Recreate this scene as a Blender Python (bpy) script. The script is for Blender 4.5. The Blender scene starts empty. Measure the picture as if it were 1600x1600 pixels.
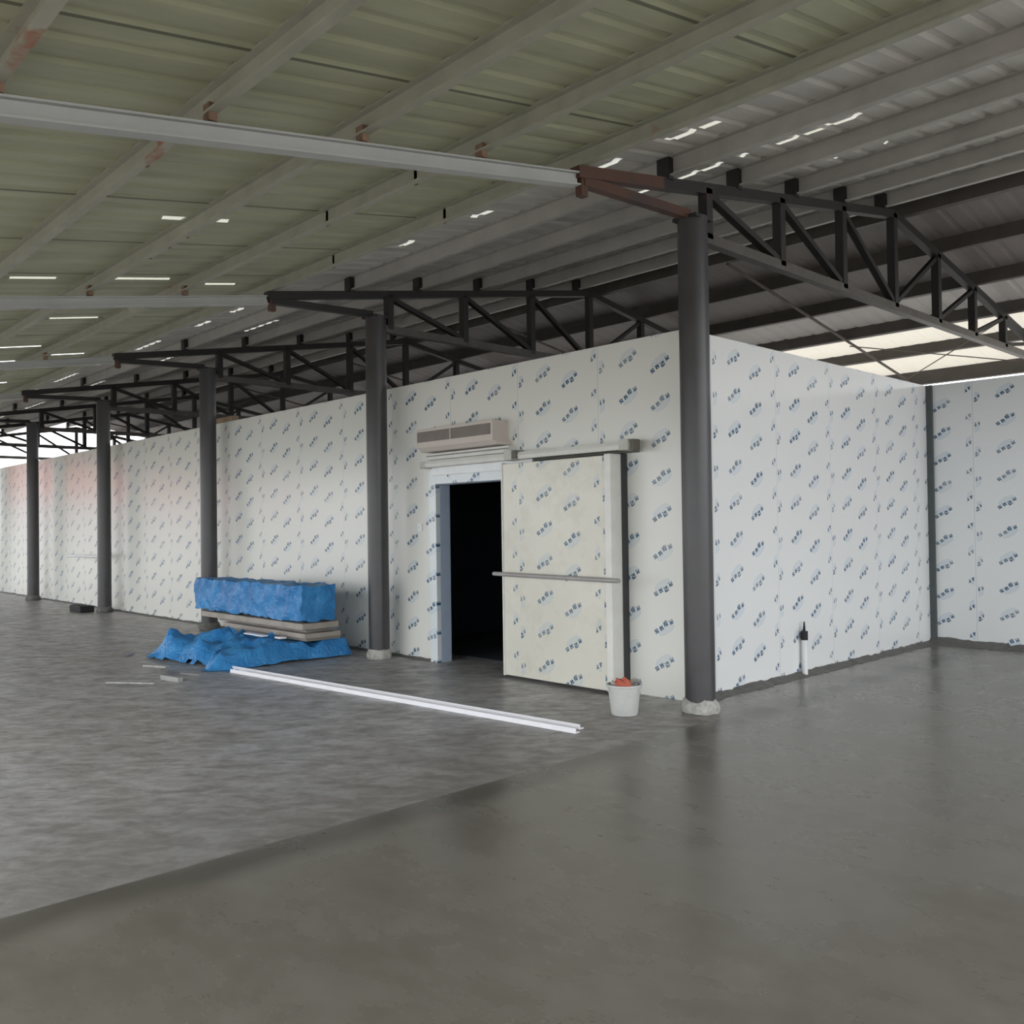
import bpy, bmesh, math, random
from mathutils import Vector, Matrix, noise
random.seed(7)
C = bpy.context.scene.collection
SC = bpy.context.scene

# ------------------------------------------------------------------ camera
cam = bpy.data.objects.new('camera', bpy.data.cameras.new('camera'))
C.objects.link(cam)
ax = Vector((0.68801, 0.02061, 0.72542)).normalized()
ay = Vector((0.72556, -0.00028, -0.68816))
ay = (ay - ax * ax.dot(ay)).normalized()
az = ax.cross(ay)
M = Matrix((ax, ay, az)).to_4x4()          # rows are the world axes in camera space
M.translation = Vector((0, 0, 1.6))
cam.matrix_world = M
cam.data.sensor_width = 36
cam.data.sensor_fit = 'HORIZONTAL'
cam.data.lens = 1405 / 1600 * 36
cam.data.clip_end = 400
SC.camera = cam

# ------------------------------------------------------------------ sky and exposure
wd = bpy.data.worlds.new('sky'); SC.world = wd; wd.use_nodes = True
wn = wd.node_tree; wn.nodes.clear()
wo = wn.nodes.new('ShaderNodeOutputWorld'); wb = wn.nodes.new('ShaderNodeBackground')
wb.inputs[0].default_value = (0.93, 0.965, 1.0, 1); wb.inputs[1].default_value = 2.6
wn.links.new(wb.outputs[0], wo.inputs[0])
SC.view_settings.view_transform = 'Standard'
SC.view_settings.look = 'None'
SC.view_settings.gamma = 1
SC.view_settings.use_curve_mapping = False
SC.view_settings.exposure = 0.45

# ------------------------------------------------------------------ materials
class N:
    """small node-building helper"""
    def __init__(s, name, rough=.6, metal=0., spec=.5):
        s.m = bpy.data.materials.new(name); s.m.use_nodes = True
        s.t = s.m.node_tree; s.b = s.t.nodes['Principled BSDF']
        s.b.inputs['Roughness'].default_value = rough
        s.b.inputs['Metallic'].default_value = metal
        s.b.inputs['Specular IOR Level'].default_value = spec
    def put(s, sock, v):
        if isinstance(v, bpy.types.NodeSocket): s.t.links.new(v, sock)
        elif isinstance(v, (tuple, list)) and sock.type == 'RGBA': sock.default_value = (*v[:3], 1)
        else: sock.default_value = v
    def math(s, op, a, b=None, c=None, clamp=False):
        n = s.t.nodes.new('ShaderNodeMath'); n.operation = op; n.use_clamp = clamp
        for i, v in enumerate((a, b, c)):
            if v is not None: s.put(n.inputs[i], v)
        return n.outputs[0]
    def coord(s, kind='Object'):
        n = s.t.nodes.new('ShaderNodeTexCoord'); return n.outputs[kind]
    def geo(s):
        return s.t.nodes.new('ShaderNodeNewGeometry').outputs['Position']
    def sep(s, v):
        n = s.t.nodes.new('ShaderNodeSeparateXYZ'); s.put(n.inputs[0], v); return n.outputs
    def comb(s, x, y, z):
        n = s.t.nodes.new('ShaderNodeCombineXYZ')
        for i, v in enumerate((x, y, z)): s.put(n.inputs[i], v)
        return n.outputs[0]
    def mapping(s, v, scale=(1, 1, 1), rot=(0, 0, 0)):
        n = s.t.nodes.new('ShaderNodeMapping'); s.put(n.inputs['Vector'], v)
        n.inputs['Scale'].default_value = scale; n.inputs['Rotation'].default_value = rot
        return n.outputs[0]
    def noise(s, v, scale, detail=4, rough=.55, dist=0.):
        n = s.t.nodes.new('ShaderNodeTexNoise'); s.put(n.inputs['Vector'], v)
        n.inputs['Scale'].default_value = scale; n.inputs['Detail'].default_value = detail
        n.inputs['Roughness'].default_value = rough; n.inputs['Distortion'].default_value = dist
        return n.outputs['Fac']
    def ramp(s, f, *stops):
        n = s.t.nodes.new('ShaderNodeValToRGB'); s.put(n.inputs[0], f)
        e = n.color_ramp.elements
        while len(e) < len(stops): e.new(.5)
        for i, (p, c) in enumerate(stops):
            e[i].position = p
            e[i].color = (*c, 1) if isinstance(c, (tuple, list)) else (c, c, c, 1)
        return n.outputs[0]
    def mix(s, f, a, b):
        n = s.t.nodes.new('ShaderNodeMix'); n.data_type = 'RGBA'
        s.put(n.inputs[0], f); s.put(n.inputs[6], a); s.put(n.inputs[7], b); return n.outputs[2]
    def base(s, v): s.put(s.b.inputs['Base Color'], v)
    def rough(s, v): s.put(s.b.inputs['Roughness'], v)
    def bump(s, h, strength=.3, dist=.01):
        n = s.t.nodes.new('ShaderNodeBump'); n.inputs['Strength'].default_value = strength
        n.inputs['Distance'].default_value = dist; s.put(n.inputs['Height'], h)
        s.t.links.new(n.outputs[0], s.b.inputs['Normal'])

def plain(name, col, rough=.6, metal=0., var=.12, scale=6, bump=0, spec=.5):
    n = N(name, rough, metal, spec); p = n.geo()
    f = n.noise(p, scale, 5, .6)
    a = tuple(c * (1 - var) for c in col); b = tuple(min(1, c * (1 + var)) for c in col)
    n.base(n.ramp(f, (.3, a), (.7, b)))
    if bump: n.bump(n.noise(p, scale * 5, 4), bump, .01)
    return n.m

def rusty(name, col, rough=.5, amount=.62, rust=(.16, .07, .04)):
    n = N(name, rough, 0); p = n.geo()
    f = n.noise(p, 1.1, 5, .65)
    k = n.ramp(f, (amount, 0.), (amount + .06, 1.))
    c = n.ramp(n.noise(p, 5, 4), (.3, tuple(x * .88 for x in col)), (.7, tuple(x * 1.08 for x in col)))
    n.base(n.mix(k, c, rust))
    return n.m

def film(name, axis, u0, dirt=.0, tint=(.78, .79, .765), v0=0., seams=True, pitch=1.135):
    """pale panel skin under a protective film: slanted blue print, half prints at the panel joints"""
    n = N(name, .2, 0, .5)
    P = n.sep(n.geo())
    u = n.math('SUBTRACT', P[axis], u0); v = n.math('SUBTRACT', P[2], v0)
    cw = pitch / 3
    col = n.math('FLOOR', n.math('DIVIDE', n.math('ADD', u, cw / 2), cw))
    lx = n.math('SUBTRACT', u, n.math('MULTIPLY', col, cw))
    cm = n.math('FLOORED_MODULO', col, 3.)
    isseam = n.math('LESS_THAN', cm, .5)
    ph = .345
    halfstep = n.math('MULTIPLY', n.math('MULTIPLY', isseam, n.math('GREATER_THAN', lx, 0.)), ph * .5)
    vv = n.math('ADD', n.math('ADD', v, n.math('MULTIPLY', cm, .105)), halfstep)
    row = n.math('FLOOR', n.math('DIVIDE', vv, ph))
    ly = n.math('SUBTRACT', n.math('SUBTRACT', vv, n.math('MULTIPLY', row, ph)), ph / 2)
    flip = n.math('SUBTRACT', n.math('MULTIPLY', n.math('FLOORED_MODULO', row, 2.), 2.), 1.)   # -1 / 1
    ca, sa = math.cos(math.radians(30)), math.sin(math.radians(30))
    a = n.math('ADD', n.math('MULTIPLY', lx, ca), n.math('MULTIPLY', ly, sa))
    b = n.math('SUBTRACT', n.math('MULTIPLY', ly, ca), n.math('MULTIPLY', lx, sa))
    # four character-like marks along the slant
    cp = .064
    ai = n.math('ADD', a, cp * 2)
    ci = n.math('FLOOR', n.math('DIVIDE', ai, cp))
    al = n.math('SUBTRACT', n.math('SUBTRACT', ai, n.math('MULTIPLY', ci, cp)), cp / 2)
    bold = n.math('COMPARE', ci, 2., .1)
    bo = n.math('ADD', b, n.math('MULTIPLY', n.math('MULTIPLY', bold, flip), .016))
    hw = n.math('ADD', .0215, n.math('MULTIPLY', bold, .004))
    box = n.math('MULTIPLY', n.math('LESS_THAN', n.math('ABSOLUTE', al), hw),
                 n.math('LESS_THAN', n.math('ABSOLUTE', bo), hw))
    box = n.math('MULTIPLY', box, n.math('LESS_THAN', n.math('ABSOLUTE', a), cp * 2))
    cell = n.comb(n.math('ADD', n.math('MULTIPLY', ci, 7.3), n.math('MULTIPLY', al, 62.)), n.math('MULTIPLY', b, 62.), n.math('MULTIPLY', ci, 3.1))
    strokes = n.ramp(n.noise(cell, 1.0, 1, .5), (.40, 0.), (.50, 1.))
    marks = n.math('MULTIPLY', box, n.math('ADD', n.math('MULTIPLY', strokes, .65), .35))
    # pale swoosh above or below the marks
    eb = n.math('DIVIDE', n.math('SUBTRACT', b, n.math('MULTIPLY', flip, .040)), .036)
    ea = n.math('DIVIDE', n.math('SUBTRACT', a, .01), .10)
    el = n.math('ADD', n.math('MULTIPLY', ea, ea), n.math('MULTIPLY', eb, eb))
    sw = n.math('MULTIPLY', n.math('LESS_THAN', el, 1.), .27)
    sw2 = n.math('MULTIPLY', n.math('LESS_THAN', el, 1.), n.math('GREATER_THAN', el, .72))
    swoosh = n.math('MAXIMUM', sw, n.math('MULTIPLY', sw2, .38))
    alx = n.math('ABSOLUTE', lx)
    keep = n.math('MULTIPLY', n.math('GREATER_THAN', alx, .022), n.math('LESS_THAN', alx, .085))
    keep = n.math('MAXIMUM', keep, n.math('SUBTRACT', 1., isseam))
    # print fades and smears unevenly over the film
    wear = n.ramp(n.noise(n.geo(), 2.7, 3), (.25, .6), (.55, 1.))
    marks = n.math('MULTIPLY', n.math('MULTIPLY', marks, keep), wear)
    swoosh = n.math('MULTIPLY', n.math('MULTIPLY', swoosh, keep), wear)
    line = n.math('MULTIPLY', n.math('MULTIPLY', isseam, n.math('LESS_THAN', alx, .004)), .35 if seams else 0.)
    g = n.noise(n.geo(), .8, 4)
    c0 = n.ramp(g, (.3, tuple(x * (1 - .03 - dirt * .4) for x in tint)), (.7, tint))
    if dirt:
        d = n.ramp(n.noise(n.geo(), 3.2, 6, .7), (.48, 0.), (.7, dirt))
        c0 = n.mix(d, c0, (.42, .36, .25))
    c1 = n.mix(swoosh, c0, (.32, .47, .62))
    c2 = n.mix(marks, c1, (.03, .10, .19))
    c3 = n.mix(line, c2, (.25, .27, .303))
    n.base(c3)
    n.rough(.24)
    return n.m

M_FILM_F = film('printed_film_front', 0, -5.81, tint=(.785, .778, .73))
M_FILM_S = film('printed_film_side', 1, 7.10, tint=(.79, .79, .785))
M_FILM_B = film('printed_film_back', 0, -4.21, tint=(.79, .81, .81))
M_FILM_D = film('printed_film_door', 0, -6.72, dirt=.30, tint=(.75, .73, .64), v0=.12, seams=False)
M_FILM_T = plain('bare_film_trim', (.78, .80, .80), .25, var=.05)
M_WHITE_METAL = plain('white_aluminium', (.74, .73, .69), .35, var=.06)
M_CREAM = plain('cream_plastic', (.62, .55, .50), .5, var=.03)
M_GRILLE = plain('taupe_grille', (.22, .185, .165), .6, var=.08)
M_DARK_IN = plain('interior_shade', (.015, .02, .03), .9, var=.1)
M_JAMB = plain('blue_grey_jamb', (.42, .50, .62), .4, var=.04)
M_COL = plain('charcoal_pipe_paint', (.052, .049, .051), .33, var=.12, scale=3)
M_TRUSS = rusty('dark_truss_paint', (.017, .015, .014), .6, .60, (.035, .02, .016))
M_TRUSS_RED = rusty('primer_red_steel', (.085, .035, .022), .6, .55, (.05, .03, .025))
M_CHORD = plain('lit_chord_grey', (.085, .075, .066), .5, var=.2)  # lighter than the truss colour to show the chord as lit
M_RAFTER = plain('dusty_white_rafter', (.42, .42, .405), .55, var=.08, scale=2)
M_PURLIN = rusty('dusty_purlin', (.37, .36, .29), .6, .64, (.32, .15, .09))
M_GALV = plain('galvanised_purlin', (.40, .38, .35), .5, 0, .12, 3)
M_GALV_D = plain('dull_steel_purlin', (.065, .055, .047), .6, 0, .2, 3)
M_ROD = plain('rusty_rod', (.10, .08, .065), .7, var=.2)
M_RUBBER = plain('black_rubber', (.02, .02, .022), .8)
M_PLASTER = plain('lumpy_mortar', (.40, .39, .36), .9, var=.3, scale=20, bump=.5)
M_MORTAR = plain('wet_mortar', (.115, .11, .10), .55, var=.3, scale=18, bump=.5)
M_BOARD = plain('weathered_board', (.36, .32, .28), .8, var=.15, scale=4)
M_BOARD_D = plain('grey_board', (.24, .22, .20), .8, var=.15, scale=4)
M_PVC = plain('white_plastic_trim', (.86, .85, .88), .35, var=.03)
M_BUCKET = plain('milky_bucket_plastic', (.52, .52, .50), .45, var=.1)
M_RED = plain('red_rag', (.45, .11, .07), .8)
M_WOOD = plain('raw_timber', (.34, .25, .16), .8, var=.2)
M_SCRAP = plain('grey_scrap', (.30, .30, .29), .7, var=.2)
M_OUT = plain('outdoor_dirt', (.36, .34, .31), .95, var=.12, scale=.4)

def roof_mat(name, col, lap=True, rough=.5, metal=.0, var=.16):
    n = N(name, rough, metal); P = n.sep(n.geo())
    f = n.noise(n.mapping(n.geo(), (3.2, .5, 1)), 1.6, 5, .6)
    c = n.ramp(f, (.3, tuple(x * (1 - var) for x in col)), (.7, tuple(min(1, x * (1 + var)) for x in col)))
    if lap:
        l = n.math('FLOORED_MODULO', n.math('ADD', P[0], 6.47), 1.25)
        k = n.math('MULTIPLY', n.math('LESS_THAN', l, .028), .75)
        c = n.mix(k, c, tuple(x * .18 for x in col))
    n.base(c)
    return n.m
M_ROOF_EXT = roof_mat('olive_sheet', (.43, .43, .30), rough=.6)
M_ROOF_NEAR = roof_mat('galvanised_sheet', (.60, .575, .53), False, .5, 0)
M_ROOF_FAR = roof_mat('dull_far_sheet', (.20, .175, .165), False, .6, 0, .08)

def translucent(name, col, amount):
    n = N(name, .5); n.base(col)
    t = n.t.nodes.new('ShaderNodeBsdfTranslucent'); t.inputs[0].default_value = (*col, 1)
    mx = n.t.nodes.new('ShaderNodeMixShader'); mx.inputs[0].default_value = amount
    out = n.t.nodes['Material Output']
    n.t.links.new(n.b.outputs[0], mx.inputs[1]); n.t.links.new(t.outputs[0], mx.inputs[2])
    n.t.links.new(mx.outputs[0], out.inputs[0])
    return n.m
M_SKYL = translucent('cream_fibreglass', (.58, .53, .445), .36)
M_SKYL_G = translucent('dusty_fibreglass', (.26, .24, .22), .10)

def tarp_mat():
    n = N('blue_plastic_sheet', .33, 0, .3)
    n.base(n.ramp(n.noise(n.geo(), 4, 5), (.3, (.025, .17, .43)), (.7, (.06, .29, .62))))
    n.bump(n.noise(n.geo(), 9, 3, .55, 1.6), .8, .03)
    return n.m
M_TARP = tarp_mat()

def floor_dry():
    n = N('rough_concrete', .6); g = n.geo()
    m = n.mapping(g, (1, 1, 1), (0, 0, math.radians(-46)))
    st = n.mapping(m, (.95, 1.7, 1))
    a = n.noise(st, 3.0, 8, .72, .5)
    a = n.math('ADD', n.math('MULTIPLY', a, .65), n.math('MULTIPLY', n.noise(st, 7., 6, .6, .6), .35))
    b = n.noise(g, .35, 3)
    c = n.ramp(a, (.40, (.17, .158, .147)), (.5, (.32, .308, .30)), (.58, (.47, .465, .48)))
    d = n.ramp(b, (.35, (.31, .275, .24)), (.6, (.33, .325, .335)))
    px = n.sep(g)[0]                     # damp, darker slab towards the fresh screed
    e = n.math('ADD', px, n.math('MULTIPLY', n.noise(g, 1.1, 5, .65), 1.6))
    e = n.ramp(n.math('MULTIPLY', n.math('ADD', e, 6.6), .3), (.45, 0.), (.95, .6))
    n.base(n.mix(e, n.mix(.35, c, d), (.15, .135, .115)))
    n.rough(n.ramp(a, (.35, .55), (.65, .27)))
    n.bump(a, .3, .02)
    return n.m
def floor_wet():
    n = N('wet_screed', .3, 0, .5); g = n.geo()
    a = n.noise(n.mapping(g, (.7, 1.2, 1)), 1.5, 6, .6, .15)
    b = n.noise(g, 7, 5)
    px = n.sep(g)[0]                     # darker trowelled strip where the fresh screed meets the old slab
    e = n.math('ABSOLUTE', n.math('ADD', px, n.math('ADD', 3.95, n.math('MULTIPLY', n.noise(g, 1.3, 3), .3))))
    k = n.ramp(e, (.05, .75), (.22, 0.))
    n.base(n.mix(k, n.mix(.3, n.ramp(a, (.32, (.135, .12, .094)), (.52, (.175, .16, .132)), (.7, (.21, .197, .175))),
                 n.ramp(b, (.3, (.13, .118, .10)), (.7, (.195, .18, .155)))), (.075, .068, .055)))
    n.rough(n.ramp(a, (.3, .23), (.55, .29), (.75, .36)))
    n.bump(n.noise(n.mapping(g, (1, 1, 1)), 2.5, 3, .5), .05, .02)
    return n.m
M_FLOOR = floor_dry(); M_WET = floor_wet()

# ------------------------------------------------------------------ mesh helpers
LOC = {}
class MB:
    def __init__(s): s.v = []; s.f = []
    def add(s, vs, fs):
        o = len(s.v); s.v += [tuple(v) for v in vs]; s.f += [tuple(i + o for i in f) for f in fs]
    def box(s, x0, y0, z0, x1, y1, z1):
        if x0 > x1: x0, x1 = x1, x0
        if y0 > y1: y0, y1 = y1, y0
        if z0 > z1: z0, z1 = z1, z0
        s.add([(x0, y0, z0), (x1, y0, z0), (x1, y1, z0), (x0, y1, z0), (x0, y0, z1), (x1, y0, z1), (x1, y1, z1), (x0, y1, z1)],
              [(0, 3, 2, 1), (4, 5, 6, 7), (0, 1, 5, 4), (1, 2, 6, 5), (2, 3, 7, 6), (3, 0, 4, 7)])
    def beam(s, p, q, w, h, up=(0, 0, 1)):
        s.prof(p, q, [(-w / 2, -h / 2), (w / 2, -h / 2), (w / 2, h / 2), (-w / 2, h / 2)], up)
    def prof(s, p, q, pr, up=(0, 0, 1)):
        p, q = Vector(p), Vector(q); d = (q - p).normalized()
        r = d.cross(Vector(up))
        if r.length < 1e-4: r = d.cross(Vector((1, 0, 0)))
        r.normalize(); u = r.cross(d)
        n = len(pr)
        vs = [p + r * a + u * b for a, b in pr] + [q + r * a + u * b for a, b in pr]
        fs = [(i, (i + 1) % n, (i + 1) % n + n, i + n) for i in range(n)]
        fs += [tuple(range(n))[::-1], tuple(range(n, 2 * n))]
        s.add(vs, fs)
    def angle(s, p, q, a, t, up=(0, 0, 1), flipx=1):
        pr = [(0, 0), (a, 0), (a, t), (t, t), (t, a), (0, a)]
        s.prof(p, q, [((x - a / 2) * flipx, y - a / 2) for x, y in pr], up)
    def tube(s, p, q, r0, r1=None, n=20, cap=True):
        r1 = r0 if r1 is None else r1
        p, q = Vector(p), Vector(q); d = (q - p).normalized()
        a = d.cross(Vector((0, 0, 1)))
        if a.length < 1e-4: a = Vector((1, 0, 0))
        a.normalize(); b = d.cross(a)
        vs = [p + (a * math.cos(2 * math.pi * i / n) + b * math.sin(2 * math.pi * i / n)) * r0 for i in range(n)]
        vs += [q + (a * math.cos(2 * math.pi * i / n) + b * math.sin(2 * math.pi * i / n)) * r1 for i in range(n)]
        fs = [(i, (i + 1) % n, (i + 1) % n + n, i + n) for i in range(n)]
        if cap: fs += [tuple(range(n))[::-1], tuple(range(n, 2 * n))]
        s.add(vs, fs)
    def lathe(s, c, prof, n=28):
        c = Vector(c); vs = []; fs = []
        for r, z in prof:
            vs += [c + Vector((r * math.cos(2 * math.pi * i / n), r * math.sin(2 * math.pi * i / n), z)) for i in range(n)]
        for k in range(len(prof) - 1):
            for i in range(n):
                j = (i + 1) % n
                fs.append((k * n + i, k * n + j, (k + 1) * n + j, (k + 1) * n + i))
        s.add(vs, fs)
    def build(s, name, m, parent=None, origin=None, smooth=False, bevel=0, **tg):
        o0 = Vector(LOC[parent.name]) if parent else Vector(origin or (0, 0, 0))
        me = bpy.data.meshes.new(name)
        me.from_pydata([tuple(Vector(v) - o0) for v in s.v], [], s.f)
        bm = bmesh.new(); bm.from_mesh(me); bmesh.ops.recalc_face_normals(bm, faces=bm.faces)
        if bevel:
            bmesh.ops.bevel(bm, geom=[e for e in bm.edges if e.calc_face_angle(0) > .6], offset=bevel, segments=2, affect='EDGES', profile=.6)
        bm.to_mesh(me); bm.free()
        me.materials.append(m)
        if smooth:
            me.shade_smooth() if hasattr(me, 'shade_smooth') else None
            me.set_sharp_from_angle(angle=math.radians(40))
        o = bpy.data.objects.new(name, me); C.objects.link(o)
        if parent: o.parent = parent
        else: o.location = o0
        LOC[o.name] = tuple(o0)
        tag(o, **tg)
        return o
def tag(o, label=None, cat=None, group=None, kind=None):
    if label: o['label'] = label
    if cat: o['category'] = cat
    if group: o['group'] = group
    if kind: o['kind'] = kind
def thing(name, loc, label, cat, group=None):
    o = bpy.data.objects.new(name, None); C.objects.link(o); o.location = loc
    o.empty_display_size = .2
    LOC[o.name] = tuple(loc); tag(o, label, cat, group); return o
def copy_tree(o, parent=None):
    c = o.copy(); C.objects.link(c)
    if parent: c.parent = parent
    for ch in list(o.children): copy_tree(ch, c)
    return c
def mb(*boxes):
    m = MB()
    for b in boxes: m.box(*b)
    return m

# ------------------------------------------------------------------ dimensions
YW = 6.697; H = 3.349; XS = -4.767; YB = 12.03; XL = -31.5
YC = 6.40; BAY = 4.68; X1 = -4.46
SL = math.tan(math.radians(9.75))
RIDGE = 10.36
def chord(y): return 4.22 + .172 * (y - 4.99) if y <= RIDGE else 4.22 + .172 * (RIDGE - 4.99) - .175 * (y - RIDGE)
SH = .22        # sheet above the middle of the chord

# ------------------------------------------------------------------ ground and floors
mb((-33, -2.2, -.15, -4.2, 6.15, 0), (-33, 6.15, -.15, -4.765, 17.5, 0)).build('floor', M_FLOOR, kind='structure')
mb((-4.2, -2.2, -.15, 4.5, 17.5, 0), (-4.765, 6.15, -.15, -4.2, 12.02, 0)).build('floor', M_WET, kind='structure')
mb((-120, -90, -.4, 60, 90, -.16)).build('ground', M_OUT, kind='structure')

# ------------------------------------------------------------------ cold room walls
OX0, OX1, OZ = -8.30, -6.70, 2.10         # door opening
T = .15
mb((XL, YW, 0, OX0, YW + T, H), (OX0, YW, OZ, OX1, YW + T, H), (OX1, YW, 0, XS, YW + T, H)).build('wall_front', M_FILM_F, kind='structure')
mb((XS - T, YW + T, 0, XS, YB, H)).build('wall_right', M_FILM_S, kind='structure')
mb((XS, YB, 0, 4.0, YB + T, H)).build('wall_back', M_FILM_B, kind='structure')
mb((XL, YB + .3, 0, XS - T, YB + .3 + T, H), (XL, YW + T, 0, XL + T, YB + .3, H)).build('wall_rear', M_FILM_T, kind='structure')
# lids and inner faces of the rooms, coloured near black for the shade inside
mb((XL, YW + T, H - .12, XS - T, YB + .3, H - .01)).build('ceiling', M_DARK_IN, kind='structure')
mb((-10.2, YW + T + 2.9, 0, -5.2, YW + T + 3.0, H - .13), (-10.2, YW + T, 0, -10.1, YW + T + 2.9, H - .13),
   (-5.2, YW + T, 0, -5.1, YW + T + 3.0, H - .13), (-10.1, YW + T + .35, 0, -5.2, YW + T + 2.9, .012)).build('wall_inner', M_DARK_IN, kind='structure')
# joint strip in the inner corner, top edge trim
mb((XS + .001, YB - .045, 0, XS + .075, YB - .001, H)).build('trim_1', plain('dark_joint', (.075, .09, .09), .6), kind='structure')
mb((XS - .02, YW - .012, .02, XS + .012, YW + .03, H)).build('trim_2', M_FILM_T, kind='structure')

# mortar fillets along the wall feet
def fillet(name, p, q, nrm, w, h, mat, seed=0, **k):
    m = MB(); p = Vector(p); q = Vector(q); d = q - p; L = d.length; d.normalize(); nr = Vector(nrm)
    n = int(L / .05); vs = []; fs = []
    for i in range(n + 1):
        c = p + d * (L * i / n)
        a = noise.noise(Vector((i * .13, seed, 0))) * .5 + noise.noise(Vector((i * .5, seed, 3))) * .35
        ww = w * (1 + a * .9); hh = h * max(.25, 1 + a * 1.1)
        vs += [c + Vector((0, 0, hh)), c + nr * ww * .35 + Vector((0, 0, hh * .6)), c + nr * ww + Vector((0, 0, .002)), c + Vector((0, 0, -.01))]
    for i in range(n):
        for k2 in range(3):
            fs.append((i * 4 + k2, i * 4 + k2 + 1, (i + 1) * 4 + k2 + 1, (i + 1) * 4 + k2))
    m.add(vs, fs)
    return m.build(name, mat, smooth=True, **k)
fillet('trim_3', (XS + .002, YW, 0), (XS + .002, YB, 0), (1, 0, 0), .12, .04, M_MORTAR, 1, kind='structure')
fillet('trim_4', (XS, YB - .002, 0), (3.9, YB - .002, 0), (0, -1, 0), .22, .07, M_MORTAR, 5, kind='structure')
fillet('trim_5', (XL, YW - .002, 0), (OX0 - .15, YW - .002, 0), (0, -1, 0), .08, .025, M_MORTAR, 9, kind='structure')

# ------------------------------------------------------------------ roof sheets (corrugated)
def sheet(name, xa, xb, ys, zf, mat, holes=(), pitch=.25, dep=.016, **k):
    m = MB(); prof = []
    x = xa
    while x < xb:
        prof += [(x, 0), (x + pitch * .62, 0), (x + pitch * .74, dep), (x + pitch * .88, dep)]
        x += pitch
    prof.append((x, 0)); n = len(prof)
    vs = [(px, y, zf(y) + pz) for y in ys for px, pz in prof]; fs = []
    for j in range(len(ys) - 1):
        ym = (ys[j] + ys[j + 1]) / 2
        for i in range(n - 1):
            xm = (prof[i][0] + prof[i + 1][0]) / 2
            if any(a <= xm <= b and c <= ym <= d for a, b, c, d in holes): continue
            fs.append((j * n + i, j * n + i + 1, (j + 1) * n + i + 1, (j + 1) * n + i))
    m.add(vs, fs); return m.build(name, mat, kind='structure', **k)
zs = lambda y: chord(y) + SH
zlow = lambda y: chord(y) + SH - .035
XR = 3.4; XE = -32.6
LP_ = MB(); M_PATCH = translucent('glint_patch', (.6, .58, .52), .26)  # translucent backing that dims the added glint slits
eh = []  # slits added to imitate light streaks on the olive sheets
for x, ya, yb in ((-9.10, 2.35, 2.75), (-9.10, 3.2, 3.85), (-6.88, 2.85, 3.4), (-9.35, 4.35, 4.7), (-10.6, 3.6, 4.05), (-11.35, 3.35, 3.9), (-10.6, 2.75, 2.95), (-12.6, 2.4, 2.95), (-13.6, 3.2, 3.9), (-15.1, 3.3, 4.2), (-16.1, 4.2, 4.9), (-14.6, 4.3, 4.8), (-18.1, 3.2, 4.6)):
    xc = XE + .25 * round((x - XE - .2025) / .25) + .2025
    eh.append((xc - .05, xc + .05, ya, yb))
eys = sorted({-1.7, 1.5, 5.25} | {v for h in eh for v in h[2:]})
sheet('ceiling', XE, XR, eys, zlow, M_ROOF_EXT, eh)
for a, b, ya, yb in eh:
    a -= .14; b += .14; ya -= .14; yb += .14
    LP_.add([(a, ya, zlow(ya) + .024), (b, ya, zlow(ya) + .024), (b, yb, zlow(yb) + .024), (a, yb, zlow(yb) + .024)], [(0, 1, 2, 3)])
# narrow slits added to imitate bright glints under the near slope
holes = []
rs = random.Random(3)
for (ya, yb, spots) in ((5.62, 5.70, [(-4.85, -4.6), (-4.15, -3.93), (-3.87, -3.72), (-6.5, -6.22), (-7.65, -7.42), (-11.5, -11.05), (-12.65, -12.05), (-14.8, -13.8), (-16.6, -15.7), (-19, -17.7), (-21.5, -20.2), (-24.5, -23), (-28, -26)]),
                        (6.72, 6.79, [(-4.86, -4.38), (-4.2, -4.05), (-3.88, -3.66), (-3.62, -3.45), (-3.4, -3.14), (-5.3, -5.1), (-13.2, -12.2), (-17, -15.8), (-21, -19.5), (-25, -23.5), (-29, -27)]),
                        (7.86, 7.9, [(-3.92, -3.8), (-3.45, -3.4)])):
    for a, b in spots: holes.append((a, b, ya, yb))
sheet('ceiling', XE, XR, [5.05, 5.62, 5.70, 6.72, 6.79, 7.86, 7.9, RIDGE], zs, M_ROOF_NEAR, holes)
for a, b, ya, yb in holes:
    a -= .16; b += .16; ya -= .14; yb += .14
    LP_.add([(a, ya, zs(ya) + .022), (b, ya, zs(ya) + .022), (b, yb, zs(yb) + .022), (a, yb, zs(yb) + .022)], [(0, 1, 2, 3)])
LP_.build('ceiling', M_PATCH, kind='structure')
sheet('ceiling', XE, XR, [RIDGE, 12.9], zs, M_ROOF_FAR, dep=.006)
sheet('ceiling', XE, XR, [12.85, 14.05], lambda y: zs(y) - .002, M_SKYL_G)
sheet('ceiling', XE, XR, [14.0, 16.9], lambda y: zs(y) - .004, M_SKYL)

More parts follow.
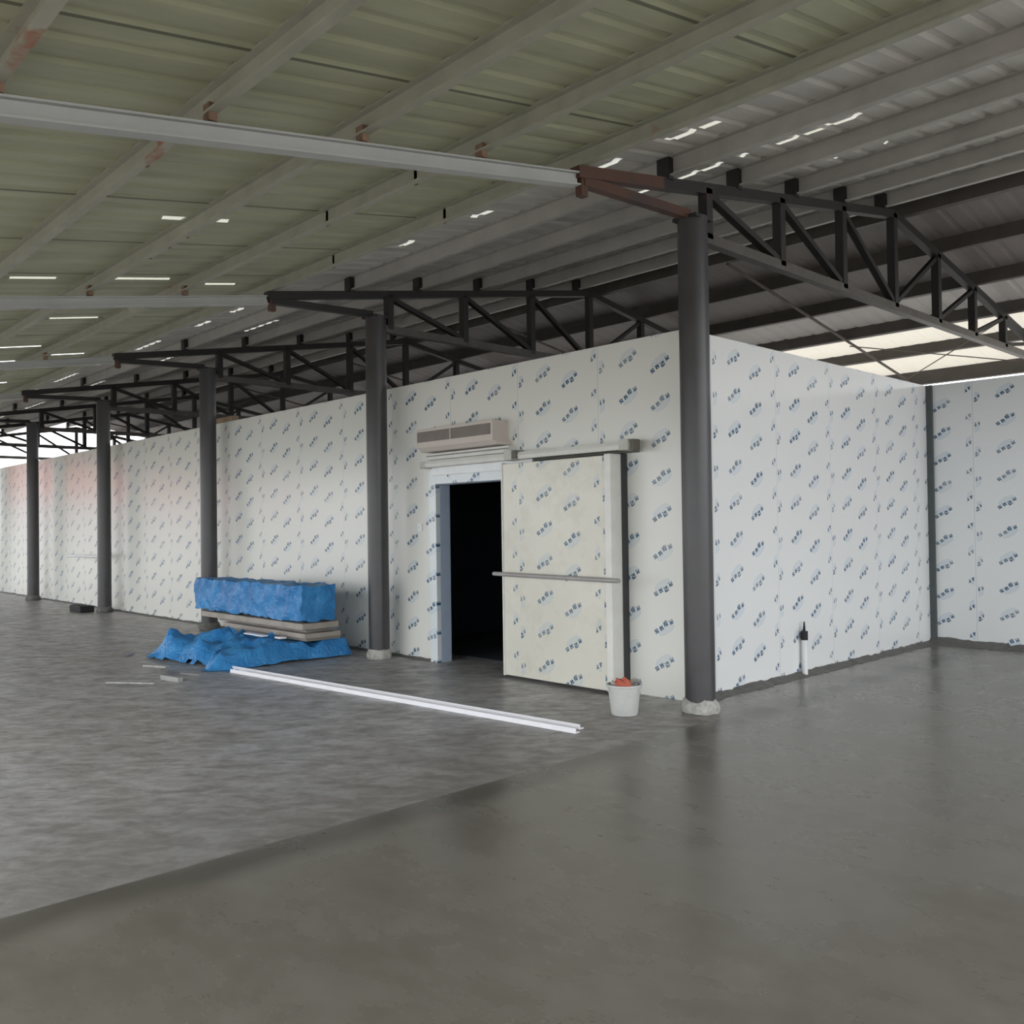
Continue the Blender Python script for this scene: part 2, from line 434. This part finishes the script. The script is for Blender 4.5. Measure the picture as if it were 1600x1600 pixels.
# ------------------------------------------------------------------ purlins: C sections along the building
def purlin(y, depth, mat, label, name='roof_purlin', grp=None, dz=0., face=-1, t=.012, lip=.055, clips=(), rafc=False):
    z = chord(y) + .05 + dz
    m = MB(); f = face
    pr = [(0, 0), (lip, 0), (lip, t), (t, t), (t, depth - t), (lip, depth - t), (lip, depth), (0, depth)]
    m.prof((XE, y, z), (XR, y, z), [((a) * -f, b) for a, b in pr])
    o = m.build(name, mat, origin=(XE, y, z), label=label, cat='roof beam', group=grp)
    for cx in clips:
        mb((cx - .018, y - .012, z - .004, cx + .018, y + .002, z + depth)).build('joint_clip', M_RUST, o)
    for i in range(7 if rafc else 0):
        cx = X1 - BAY * i
        mb((cx - .035, y - .05, z - .045, cx + .035, y - .004, z + .05)).build('rafter_cleat', M_RUST, o)
    return o
M_RUST = plain('rusted_cleat', (.22, .135, .09), .8, var=.3)
CL = {2.12: (-5.35, -6.0), 3.07: (-6.95, -7.3, -7.7), 4.02: (-5.2, -6.4), 5.03: (-7.9, -6.1)}
words_n = ['first', 'second', 'third', 'fourth', 'fifth', 'sixth', 'seventh', 'eighth']
for i, y in enumerate([5.03, 4.02, 3.07, 2.12, 1.12, .12, -.9]):
    if y < .9: lab = 'dusty pale roof beam under olive sheets near the open eave, overhead'
    else: lab = 'dusty pale roof beam under olive sheets, %s from the truss tips outward' % words_n[i]
    purlin(y, .135, M_PURLIN, lab, grp='purlins carrying the olive roof sheets', clips=CL.get(y, ()), rafc=y < 4.9)
for i, y in enumerate([6.07, 7.1, 8.13, 9.14, 10.12]):
    purlin(y, .17, M_GALV, 'grey galvanised roof beam on the near slope, %s in from the column row' % words_n[i], grp='galvanised purlins on the near slope')
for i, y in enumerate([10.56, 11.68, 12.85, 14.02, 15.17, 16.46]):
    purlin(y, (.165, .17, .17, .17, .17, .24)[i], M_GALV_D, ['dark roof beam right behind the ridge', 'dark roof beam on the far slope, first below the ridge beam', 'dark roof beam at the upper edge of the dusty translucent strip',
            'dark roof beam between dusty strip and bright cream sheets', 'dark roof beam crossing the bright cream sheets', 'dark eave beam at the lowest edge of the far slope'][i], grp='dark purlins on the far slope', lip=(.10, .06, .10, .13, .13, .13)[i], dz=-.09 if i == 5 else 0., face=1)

# ------------------------------------------------------------------ rafters under the olive roof
def rafter(x, label):
    r = thing('roof_rafter', (x, 4.93, chord(4.93)), label, 'roof beam', 'white rafters in front of the trusses')
    m = MB(); a, b = .045, .05
    pr = [(-a, -b), (a, -b), (a, -b + .012), (.012, -b + .012), (.012, b - .012), (a, b - .012), (a, b), (-a, b)]
    m.prof((x, -1.6, chord(-1.6) - .052), (x, 4.93, chord(4.93) - .052), pr)
    m.build('beam', M_RAFTER, r)
    return r
names_col = ['nearest round column, beside the sliding door', 'column behind the sheet stack and the door wall', 'column behind the blue wrapped stack',
             'column with the black block at its foot', 'farthest column at left edge']
raf_lab = ['long white rafter overhead ending at the nearest truss tip', 'white rafter crossing left side level with second truss tip', 'thin pale rafter ending at the third truss tip',
           'thin pale rafter ending at the fourth truss tip', 'thin pale rafter ending at the fifth truss tip', 'distant rafter at far left beyond the last visible column', 'distant rafter at the open far end of the roof']
for i in range(7): rafter(X1 - BAY * i, raf_lab[i])

# ------------------------------------------------------------------ trusses
PY = [6.60, 7.83, 9.10, RIDGE, 11.62, 12.83, 14.0, 15.2, 16.3]
BZ = 4.06
def truss(x, label):
    t = thing('roof_truss', (x, YC, 4.2), label, 'roof truss', 'steel trusses across the hall')
    def zc(y): return chord(y)
    m = MB()
    ys = 5.95 if x > -5 else 4.93
    if x > -5:
        r = MB(); r.beam((x, 4.93, zc(4.93)), (x, ys, zc(ys)), .09, .09); r.build('rusty_chord_tip', M_TRUSS_RED, t)['label'] = 'rusty red chord tip'
    m.beam((x, ys, zc(ys)), (x, RIDGE, zc(RIDGE)), .09, .09); m.beam((x, RIDGE, zc(RIDGE)), (x, 16.40, zc(16.40)), .09, .09)
    m.build('top_chord', M_TRUSS, t)
    if x > -5: mb((x - .047, 4.92, zc(4.92) - .045, x + .047, 4.935, zc(4.92) + .045)).build('end_cap', M_TRUSS_RED, t)
    mb((x - .045, 6.5, BZ - .045, x + .045, 16.35, BZ + .045)).build('bottom_chord', M_CHORD, t)
    m = MB(); m.beam((x, 4.99, zc(4.99) - .06), (x, 6.34, 4.215), .075, .075); m.build('cantilever_strut', M_TRUSS_RED if x > -5 else M_TRUSS, t)
    mb((x - .03, 4.96, zc(4.96) - .17, x + .03, 5.03, zc(4.96) - .02)).build('hanging_plate', M_TRUSS_RED, t)
    for i, y in enumerate(PY[:-1]):
        m = MB(); w = .045
        m.box(x - w, y - w, BZ, x + w, y + w, zc(y))
        m.build('post', M_TRUSS, t)
    dg = [(6.60, 7.83), (7.83, 9.10), (9.10, RIDGE)]
    for a, b in dg:
        m = MB(); m.beam((x, a, zc(a) - .03), (x, b, BZ + .04), .07, .055); m.build('diagonal', M_TRUSS, t)
    for a, b in [(RIDGE, 11.62), (11.62, 12.83), (12.83, 14.0), (14.0, 15.2)]:
        m = MB(); m.beam((x, a, BZ + .04), (x, b, zc(b) - .03), .06, .05); m.build('diagonal', M_TRUSS, t)
    for y in (6.07, 7.1, 8.13, 9.14, 10.12):
        mb((x - .06, y - .075, zc(y) + .02, x + .06, y - .004, zc(y) + .2)).build('purlin_cleat', M_TRUSS, t)
    return t
tr_lab = ['largest dark steel truss, over the room corner, rusty red tip', 'dark steel truss on second column, above the sliding door', 'dark steel truss on third column, above the blue stack',
          'dark steel truss on fourth column, tip at left', 'dark steel truss on fifth column near the left edge', 'faint distant truss against bright sky, beyond the fifth column', 'farthest truss at the open end of the roof against sky']
t0 = truss(X1, tr_lab[0])
t1 = truss(X1 - BAY, tr_lab[1])
for i in range(2, 7):
    c = copy_tree(t1); c.location.x = X1 - BAY * i; c['label'] = tr_lab[i]

# ------------------------------------------------------------------ columns
def column(x, label, foot='pale'):
    r = thing('steel_column', (x, YC, 0), label, 'column', 'round steel columns in front of the panel wall')
    m = MB(); m.tube((x, YC, 0), (x, YC, 4.2), .128, n=36); m.build('shaft', M_COL, r, smooth=True)
    m = MB(); m.box(x - .12, YC - .12, 4.17, x + .12, YC + .12, 4.2); m.build('cap_plate', M_TRUSS, r)
    if foot:
        m = MB(); n = 22; pr = [(.15, 0), (.158, .03), (.15, .08), (.131, .12)]
        m.lathe((x, YC, 0), pr, n)
        m.v = [(a + noise.noise(Vector((a * 9, b * 9, c * 9))) * .035, b + noise.noise(Vector((b * 9, a * 9, c * 9 + 5))) * .035, max(0, c + noise.noise(Vector((a * 12, b * 12, 3))) * .02)) for a, b, c in m.v]
        m.build('mortar_collar', M_PLASTER if foot == 'pale' else M_MORTAR, r, smooth=True)
    return r
col_lab = ['thick charcoal round column at the outer corner of the panel room', 'charcoal round column left of the sliding door', 'charcoal round column rising behind the blue wrapped stack',
           'charcoal round column with a black block at its foot', 'slim charcoal round column nearest the left edge', 'charcoal round column beyond the left edge', 'charcoal round column at the far open end']
for i in range(7): column(X1 - BAY * i, col_lab[i], 'pale' if i < 2 else 'dark')
# rear supports of the trusses behind the rooms
for i in range(7):
    x = X1 - BAY * i
    m = MB(); m.tube((x, 16.3, 0), (x, 16.3, 4.015), .11, n=24)
    m.build('rear_column', M_COL, origin=(x, 16.3, 0), smooth=True, label='dark round column under the rear end of a truss, behind the rooms', cat='column', group='rear columns behind the rooms')

# ------------------------------------------------------------------ roof bracing on the far slope
def rod(name, p, q, r, label, grp):
    m = MB(); m.tube(p, q, r, n=8); return m.build(name, M_ROD, origin=p, label=label, cat='brace', group=grp)
for i in range(6):
    xm = X1 - BAY * (i + .5)
    place = ['above the side wall of the panel room', 'over the sliding door bay', 'over the bay behind the blue stack', 'over the fourth bay from the corner', 'over the fifth bay from the corner', 'over the last bay before the open end'][i]
    rod('sag_bar', (xm, RIDGE + .2, chord(RIDGE + .2) + .02), (xm, 16.7, chord(16.7) + .02), .022, 'thin dark bar under the far slope ' + place, 'sag bars under the far slope')
    xa, xb = X1 - BAY * i, X1 - BAY * (i + 1)
    za, zb = chord(14.1) - .02, chord(16.2) - .02
    rod('cross_brace', (xa - .05, 14.1, za), (xm, 16.2, zb), .009, 'thin wire brace slanting under cream sheets ' + place, 'wire braces under the cream sheets')
    rod('cross_brace', (xm, 14.1, za - .02), (xa - .05, 16.2, zb - .02), .009, 'thin wire brace crossing its twin ' + place, 'wire braces under the cream sheets')

# ------------------------------------------------------------------ sliding cold room door
fr = mb((OX0 - .13, YW - .06, 0, OX0, YW, OZ + .17), (OX0, YW - .06, OZ + .0, OX1 + .1, YW, OZ + .17)).build('trim_6', film('printed_film_frame', 0, -8.0, seams=False, tint=(.74, .78, .80)), kind='structure', bevel=.004)
mb((OX0 - .05, YW - .085, OZ + .10, OX1 + .05, YW - .061, OZ + .2)).build('trim_7', M_FILM_T, kind='structure')
mb((OX0 - .004, YW + .0, 0, OX0 + .006, YW + T, OZ), (OX0, YW, OZ - .006, OX1, YW + T, OZ + .004)).build('trim_8', M_JAMB, kind='structure')
d = mb((-6.95, 6.46, .035, -5.50, 6.60, 2.25)).build('door_1', M_FILM_D, origin=(-6.2, 6.53, 0), kind='structure', bevel=.006)
mb((-5.53, 6.445, .03, -5.455, 6.602, 2.262)).build('edge_frame', M_WHITE_METAL, d, bevel=.005)
mb((-6.962, 6.45, .03, -6.945, 6.602, 2.262), ).build('edge_frame', M_WHITE_METAL, d)
m = MB(); m.tube((-7.04, 6.40, 1.095), (-5.33, 6.40, 1.078), .022, n=14); m.build('handle_bar', plain('grey_bar', (.36, .34, .33), .4), d, smooth=True)
for x in (-6.8, -5.6): mb((x - .02, 6.40, 1.07, x + .02, 6.46, 1.10)).build('handle_bracket', M_WHITE_METAL, d)
# track
tk = thing('door_track', (-6.8, YW, 2.35), 'white aluminium sliding door track with three brackets above the doorway', 'door track')
m = MB()
m.prof((-8.36, 6.56, 2.335), (-5.27, 6.56, 2.335), [(-.05, -.04), (.05, -.04), (.06, .0), (.045, .035), (-.05, .04)])
m.build('rail', M_WHITE_METAL, tk)
mb((-8.2, 6.62, 2.275, -5.30, YW, 2.32)).build('rail_shadow_gap', plain('rail_shadow_grey', (.11, .115, .10), .7), tk)  # dark bar standing in for the shade under the rail
mb((-8.40, 6.60, 2.385, -7.0, YW, 2.462)).build('cover_profile', M_WHITE_METAL, tk, bevel=.006)
mb((-8.40, 6.585, 2.425, -7.0, 6.60, 2.435)).build('cover_groove', plain('grey_groove', (.2, .2, .18), .7), tk)
M_BR = plain('bracket_grey', (.50, .50, .45), .45)
for x, w, z0, z1 in ((-8.37, .035, 2.285, 2.365), (-6.9, .06, 2.29, 2.40), (-5.33, .055, 2.285, 2.39)):
    mb((x - w, 6.49, z0, x + w, YW, z1)).build('end_bracket', M_BR, tk, bevel=.008)
mb((-6.83, 6.48, 2.30, -6.76, 6.62, 2.385)).build('stop_block', plain('grey_stop', (.13, .12, .10), .6), tk, bevel=.01)
mb((-5.265, 6.50, 2.28, -5.215, 6.60, 2.385)).build('stop_block', plain('dark_olive_block', (.12, .11, .085), .6), tk, bevel=.01)
# dark strip standing in for the shadow in the gap right of leaf
mb((-5.475, 6.603, .02, -5.455, YW, 2.27)).build('gap_shadow_strip', plain('gap_shadow_dark', (.05, .05, .05), .7), tk)

# air curtain over the door
ac = thing('air_curtain', (-7.77, YW, 2.46), 'boxy cream air curtain with taupe grille above the open doorway', 'air curtain')
mb((-8.43, 6.46, 2.515, -7.10, YW, 2.74)).build('housing', M_CREAM, ac, bevel=.008)
g = mb((-8.40, 6.452, 2.585, -7.13, 6.459, 2.705)).build('grille', M_GRILLE, ac)
for k in range(7):
    z = 2.592 + k * .017
    mb((-8.395, 6.447, z, -7.135, 6.452, z + .004)).build('grille_slat', plain('slat_taupe', (.27, .23, .21), .6) if k == 0 else bpy.data.materials['slat_taupe'], g)
mb((-7.80, 6.445, 2.585, -7.785, 6.452, 2.705)).build('grille_divider', M_CREAM, g)
m = MB(); m.prof((-8.38, 6.55, 2.50), (-7.05, 6.55, 2.50), [(-.14, .015), (.09, .015), (.06, -.028), (-.14, -.028)])
m.build('outlet_lip', M_CREAM, ac)

# switch on the frame
s = thing('wall_switch', (-8.66, YW, 1.59), 'small white switch on the wall left of the doorway', 'switch')
mb((-8.695, YW - .03, 1.55, -8.625, YW, 1.64)).build('plate', M_PVC, s, bevel=.006)
mb((-8.675, YW - .038, 1.57, -8.645, YW - .03, 1.62)).build('rocker', M_FILM_T, s)

# pipe stub at the side wall
p = thing('pipe_stub', (XS + .06, 8.64, 0), 'white pipe stub with dark cap standing against the side wall', 'pipe')
m = MB(); m.tube((XS + .05, 8.64, 0), (XS + .05, 8.64, .39), .03, n=20); m.build('pipe', M_FILM_T, p, smooth=True)
m = MB(); m.tube((XS + .05, 8.64, .37), (XS + .05, 8.64, .46), .036, n=20); m.tube((XS + .05, 8.64, .46), (XS + .05, 8.64, .56), .014, .006, n=12); m.build('cap', M_RUBBER, p, smooth=True)

# pipe by the fourth column, block at its foot, timber on the wall top
m = MB(); m.tube((-20.5, 6.36, 1.09), (-18.63, 6.36, 1.10), .028, n=14)
m.build('plastic_pipe', M_PVC, origin=(-19.0, 6.36, 1.1), smooth=True, label='short white pipe sticking out leftward from the fourth column', cat='pipe')
m = MB(); m.box(-19.35, 6.0, 0, -18.7, 6.28, .13)
m.build('rubber_block', M_RUBBER, origin=(-19.1, 6.14, 0), bevel=.03, label='flat black block lying at the foot of the fourth column', cat='block')
mb((-14.15, 6.70, H, -13.6, 6.82, H + .09)).build('timber_offcut', M_WOOD, origin=(-13.9, 6.76, H), bevel=.006, label='brown timber offcut on the wall top beside the third column', cat='timber')

# ------------------------------------------------------------------ blue wrapped stack
def crumple(m, amp, fr=5., zmin=None, seed=0):
    out = []
    for a, b, c in m.v:
        v = Vector((a, b, c)); k = Vector((a * fr + seed, b * fr, c * fr))
        rd = (abs(noise.noise(k * 1.4 + Vector((k.z * 1.5, 0, k.x * .6)))) - .2) * amp * 1.3
        nv = noise.noise_vector(k) * amp + noise.noise_vector(k * 2.7) * amp * .5 + Vector((0, -rd, rd * .5))
        r = v + nv
        if zmin is not None: r.z = max(r.z, zmin + .002)
        out.append(tuple(r))
    m.v = out
def grid_box(x0, y0, z0, x1, y1, z1, st=.05):
    """box surface with a fine grid, as one closed mesh"""
    bm = bmesh.new(); 
    nx, ny, nz = [max(2, int(round(abs(b - a) / st))) for a, b in ((x0, x1), (y0, y1), (z0, z1))]
    idx = {}; m = MB()
    def V(i, j, k):
        key = (i, j, k)
        if key not in idx:
            idx[key] = len(m.v); m.v.append((x0 + (x1 - x0) * i / nx, y0 + (y1 - y0) * j / ny, z0 + (z1 - z0) * k / nz))
        return idx[key]
    for i in range(nx):
        for j in range(ny):
            for k in (0, nz): m.f.append((V(i, j, k), V(i + 1, j, k), V(i + 1, j + 1, k), V(i, j + 1, k)))
    for i in range(nx):
        for k in range(nz):
            for j in (0, ny): m.f.append((V(i, j, k), V(i + 1, j, k), V(i + 1, j, k + 1), V(i, j, k + 1)))
    for j in range(ny):
        for k in range(nz):
            for i in (0, nx): m.f.append((V(i, j, k), V(i, j + 1, k), V(i, j + 1, k + 1), V(i, j, k + 1)))
    bm.free(); return m
m = grid_box(-12.60, 5.62, .475, -9.62, 6.08, .90, .045)
crumple(m, .032, 5.5, seed=2); m.v = [(a, b, max(c, .462)) for a, b, c in m.v]
m.build('wrapped_bundle', M_TARP, origin=(-11.1, 5.88, .45), smooth=True, label='long blue plastic-wrapped bundle on top of the board stack', cat='bundle')
bl = ['pale board directly under the blue wrapped bundle', 'grey board second under the blue wrapped bundle', 'thin pale board third under the blue wrapped bundle', 'lowest grey board, resting on the blue tarp']
zz = .455
for i, (th, x0, x1, y0, y1, mt) in enumerate([(.075, -12.35, -9.58, 5.60, 6.1, M_BOARD), (.045, -12.0, -9.66, 5.70, 6.06, M_BOARD_D), (.06, -11.7, -9.56, 5.62, 6.12, M_BOARD), (.04, -11.5, -9.60, 5.66, 6.14, M_BOARD_D)]):
    m = mb((x0, y0, zz - th, x1, y1, zz - .004))
    m.build('board', mt, origin=((x0 + x1) / 2, 5.9, zz - th), bevel=.004, label=bl[i], cat='board', group='boards under the blue bundle')
    zz -= th
# lower tarp: packed load under crumpled sheet, spread on the floor in front
def tarp_load():
    m = MB(); nx, ny = 62, 46
    x0, x1, y0, y1 = -11.9, -9.5, 4.35, 6.35
    def hgt(x, y):
        def sm(a, b, t): t = min(1, max(0, (t - a) / (b - a))); return t * t * (3 - 2 * t)
        # main mass
        e = sm(-11.6, -11.2, x) * (1 - sm(-9.72, -9.60, x)) * sm(4.52, 4.72, y) * (1 - sm(6.2, 6.3, y))
        h = .235 * e
        h *= .8 + .2 * sm(4.9, 5.4, y)
        lump = math.exp(-(((x + 10.85) / .35) ** 2 + ((y - 5.12) / .2) ** 2)) * .10 + math.exp(-(((x + 11.35) / .24) ** 2 + ((y - 4.72) / .17) ** 2)) * .16 - math.exp(-(((x + 10.3) / .4) ** 2 + ((y - 4.62) / .14) ** 2)) * .06
        n = (.12 - abs(noise.noise(Vector((x * 3 + y * 2, y * 4, 17)))) * .5) * .22 + noise.noise(Vector((x * 4.2, y * 4.2, 1))) * .06 + noise.noise(Vector((x * 10, y * 10, 4))) * .022 + abs(noise.noise(Vector((x * 6, y * 3, 7)))) * .05
        hh = h + lump + n * (.3 + min(1, e + lump * 5))
        if y > 5.5: hh = min(hh, .225)
        return max(.006, hh)
    vs = [];
    for j in range(ny + 1):
        for i in range(nx + 1):
            x = x0 + (x1 - x0) * i / nx; y = y0 + (y1 - y0) * j / ny
            # ragged outline
            k = noise.noise(Vector((x * 1.5, y * 1.5, 9))) * .12
            xx = x + k * (1 if 0 < i < nx else .6); yy = y + k * .6
            vs.append((xx, yy, hgt(x, y) if 0 < i < nx and 0 < j < ny else .003))
    fs = []
    for j in range(ny):
        for i in range(nx):
            a = j * (nx + 1) + i
            x = x0 + (x1 - x0) * (i + .5) / nx; y = y0 + (y1 - y0) * (j + .5) / ny
            if hgt(x, y) < .02 and noise.noise(Vector((x * 2.2, y * 2.2, 12))) < .25: continue
            fs.append((a, a + 1, a + nx + 2, a + nx + 1))
    m.add(vs, fs)
    o = m.build('plastic_tarp', M_TARP, origin=(-10.6, 5.3, 0), smooth=True, label='crumpled blue plastic tarp spread on the floor under the boards', cat='tarp')
    bm = bmesh.new(); bm.from_mesh(o.data)
    bmesh.ops.delete(bm, geom=[v for v in bm.verts if not v.link_faces], context='VERTS'); bm.to_mesh(o.data); bm.free()
tarp_load()
mb((-10.45, 5.28, .30, -9.98, 5.36, .315)).build('plastic_scrap', M_PVC, origin=(-10.2, 5.32, .30), label='white plastic scrap on the tarp, left of its smaller twin', cat='scrap')
mb((-9.86, 5.38, .285, -9.72, 5.46, .303)).build('plastic_scrap', M_PVC, origin=(-9.8, 5.42, .285), label='tiny white plastic scrap at the right end of the tarp', cat='scrap')

# ------------------------------------------------------------------ long white trims on the floor
def trim_piece(p, q, label, w=.06):
    m = MB(); m.prof(p, q, [(-w / 2, 0), (w / 2, 0), (w / 2, .008), (-w / 2 + .008, .008), (-w / 2 + .008, .04), (-w / 2, .04)])
    m.build('trim_profile', M_PVC, origin=p, label=label, cat='profile', group='white profiles lying on the floor')
trim_piece((-4.76, 5.235, .002), (-9.70, 4.78, .002), 'long white angle profile on the floor, the one nearer the wall', .055)
trim_piece((-4.69, 5.11, .002), (-9.50, 4.66, .002), 'long white angle profile on the floor, the one nearer the camera', .055)

# ------------------------------------------------------------------ bucket with rubble
b = thing('plastic_bucket', (-4.86, 5.88, 0), 'milky white plastic bucket of rubbish in front of the sliding door', 'bucket')
m = MB(); m.lathe((-4.86, 5.88, 0), [(.0, .004), (.105, .004), (.112, .02), (.138, .24), (.15, .245), (.15, .26), (.134, .26), (.108, .03), (0, .03)], 32)
m.build('pail', M_BUCKET, b, smooth=True)
rr = random.Random(11)
m = grid_box(-4.95, 5.79, .15, -4.77, 5.97, .27, .03); crumple(m, .04, 12, seed=4)
m.build('rubble', M_PLASTER, b, smooth=True)
m = grid_box(-4.86, 5.78, .25, -4.76, 5.84, .31, .02); crumple(m, .03, 14, seed=8)
m.build('red_rag', M_RED, b, smooth=True)['label'] = 'red rag'

# ------------------------------------------------------------------ neighbour across the yard (seen mirrored in the panel film)
nb = thing('building', (-61, -14, -.16), 'pale low building with a salmon red upper storey, mirrored in the far panels', 'building')
mb((-66, -22, -.16, -60, -1.5, 3.7)).build('wall', plain('pale_render', (.62, .60, .60), .8), nb)
mb((-65.8, -21.5, 3.7, -60.2, -2.0, 6.6)).build('upper_storey', plain('salmon_cladding', (.62, .16, .13), .7), nb)
mb((-66.2, -22.2, 6.6, -59.8, -1.3, 6.8)).build('roof', plain('pale_roof', (.5, .48, .47), .7), nb)

# ------------------------------------------------------------------ floor scraps
def scrap(name, pts, w, h, mat, label, cat='scrap'):
    m = MB()
    for a, c in zip(pts, pts[1:]): m.beam((a[0], a[1], h / 2 + .002), (c[0], c[1], h / 2 + .002), w, h)
    m.build(name, mat, origin=(*pts[0], 0), label=label, cat=cat, group='scraps on the floor left of the tarp')
scrap('metal_strip', [(-10.72, 4.16), (-10.40, 4.30)], .07, .02, M_PLASTER, 'short pale strip on the floor just left of the tarp corner')
scrap('metal_strip', [(-9.85, 3.42), (-9.40, 3.75)], .04, .015, M_PLASTER, 'thin straight pale strip lying farthest left on the floor')
scrap('metal_strip', [(-10.05, 4.10), (-9.62, 3.93), (-9.30, 3.98)], .06, .05, M_SCRAP, 'bent grey scrap piece on the floor in front of the tarp')
scrap('metal_strip', [(-9.82, 4.22), (-9.55, 4.30)], .05, .02, M_SCRAP, 'thin grey strip between the bent scrap and the tarp')
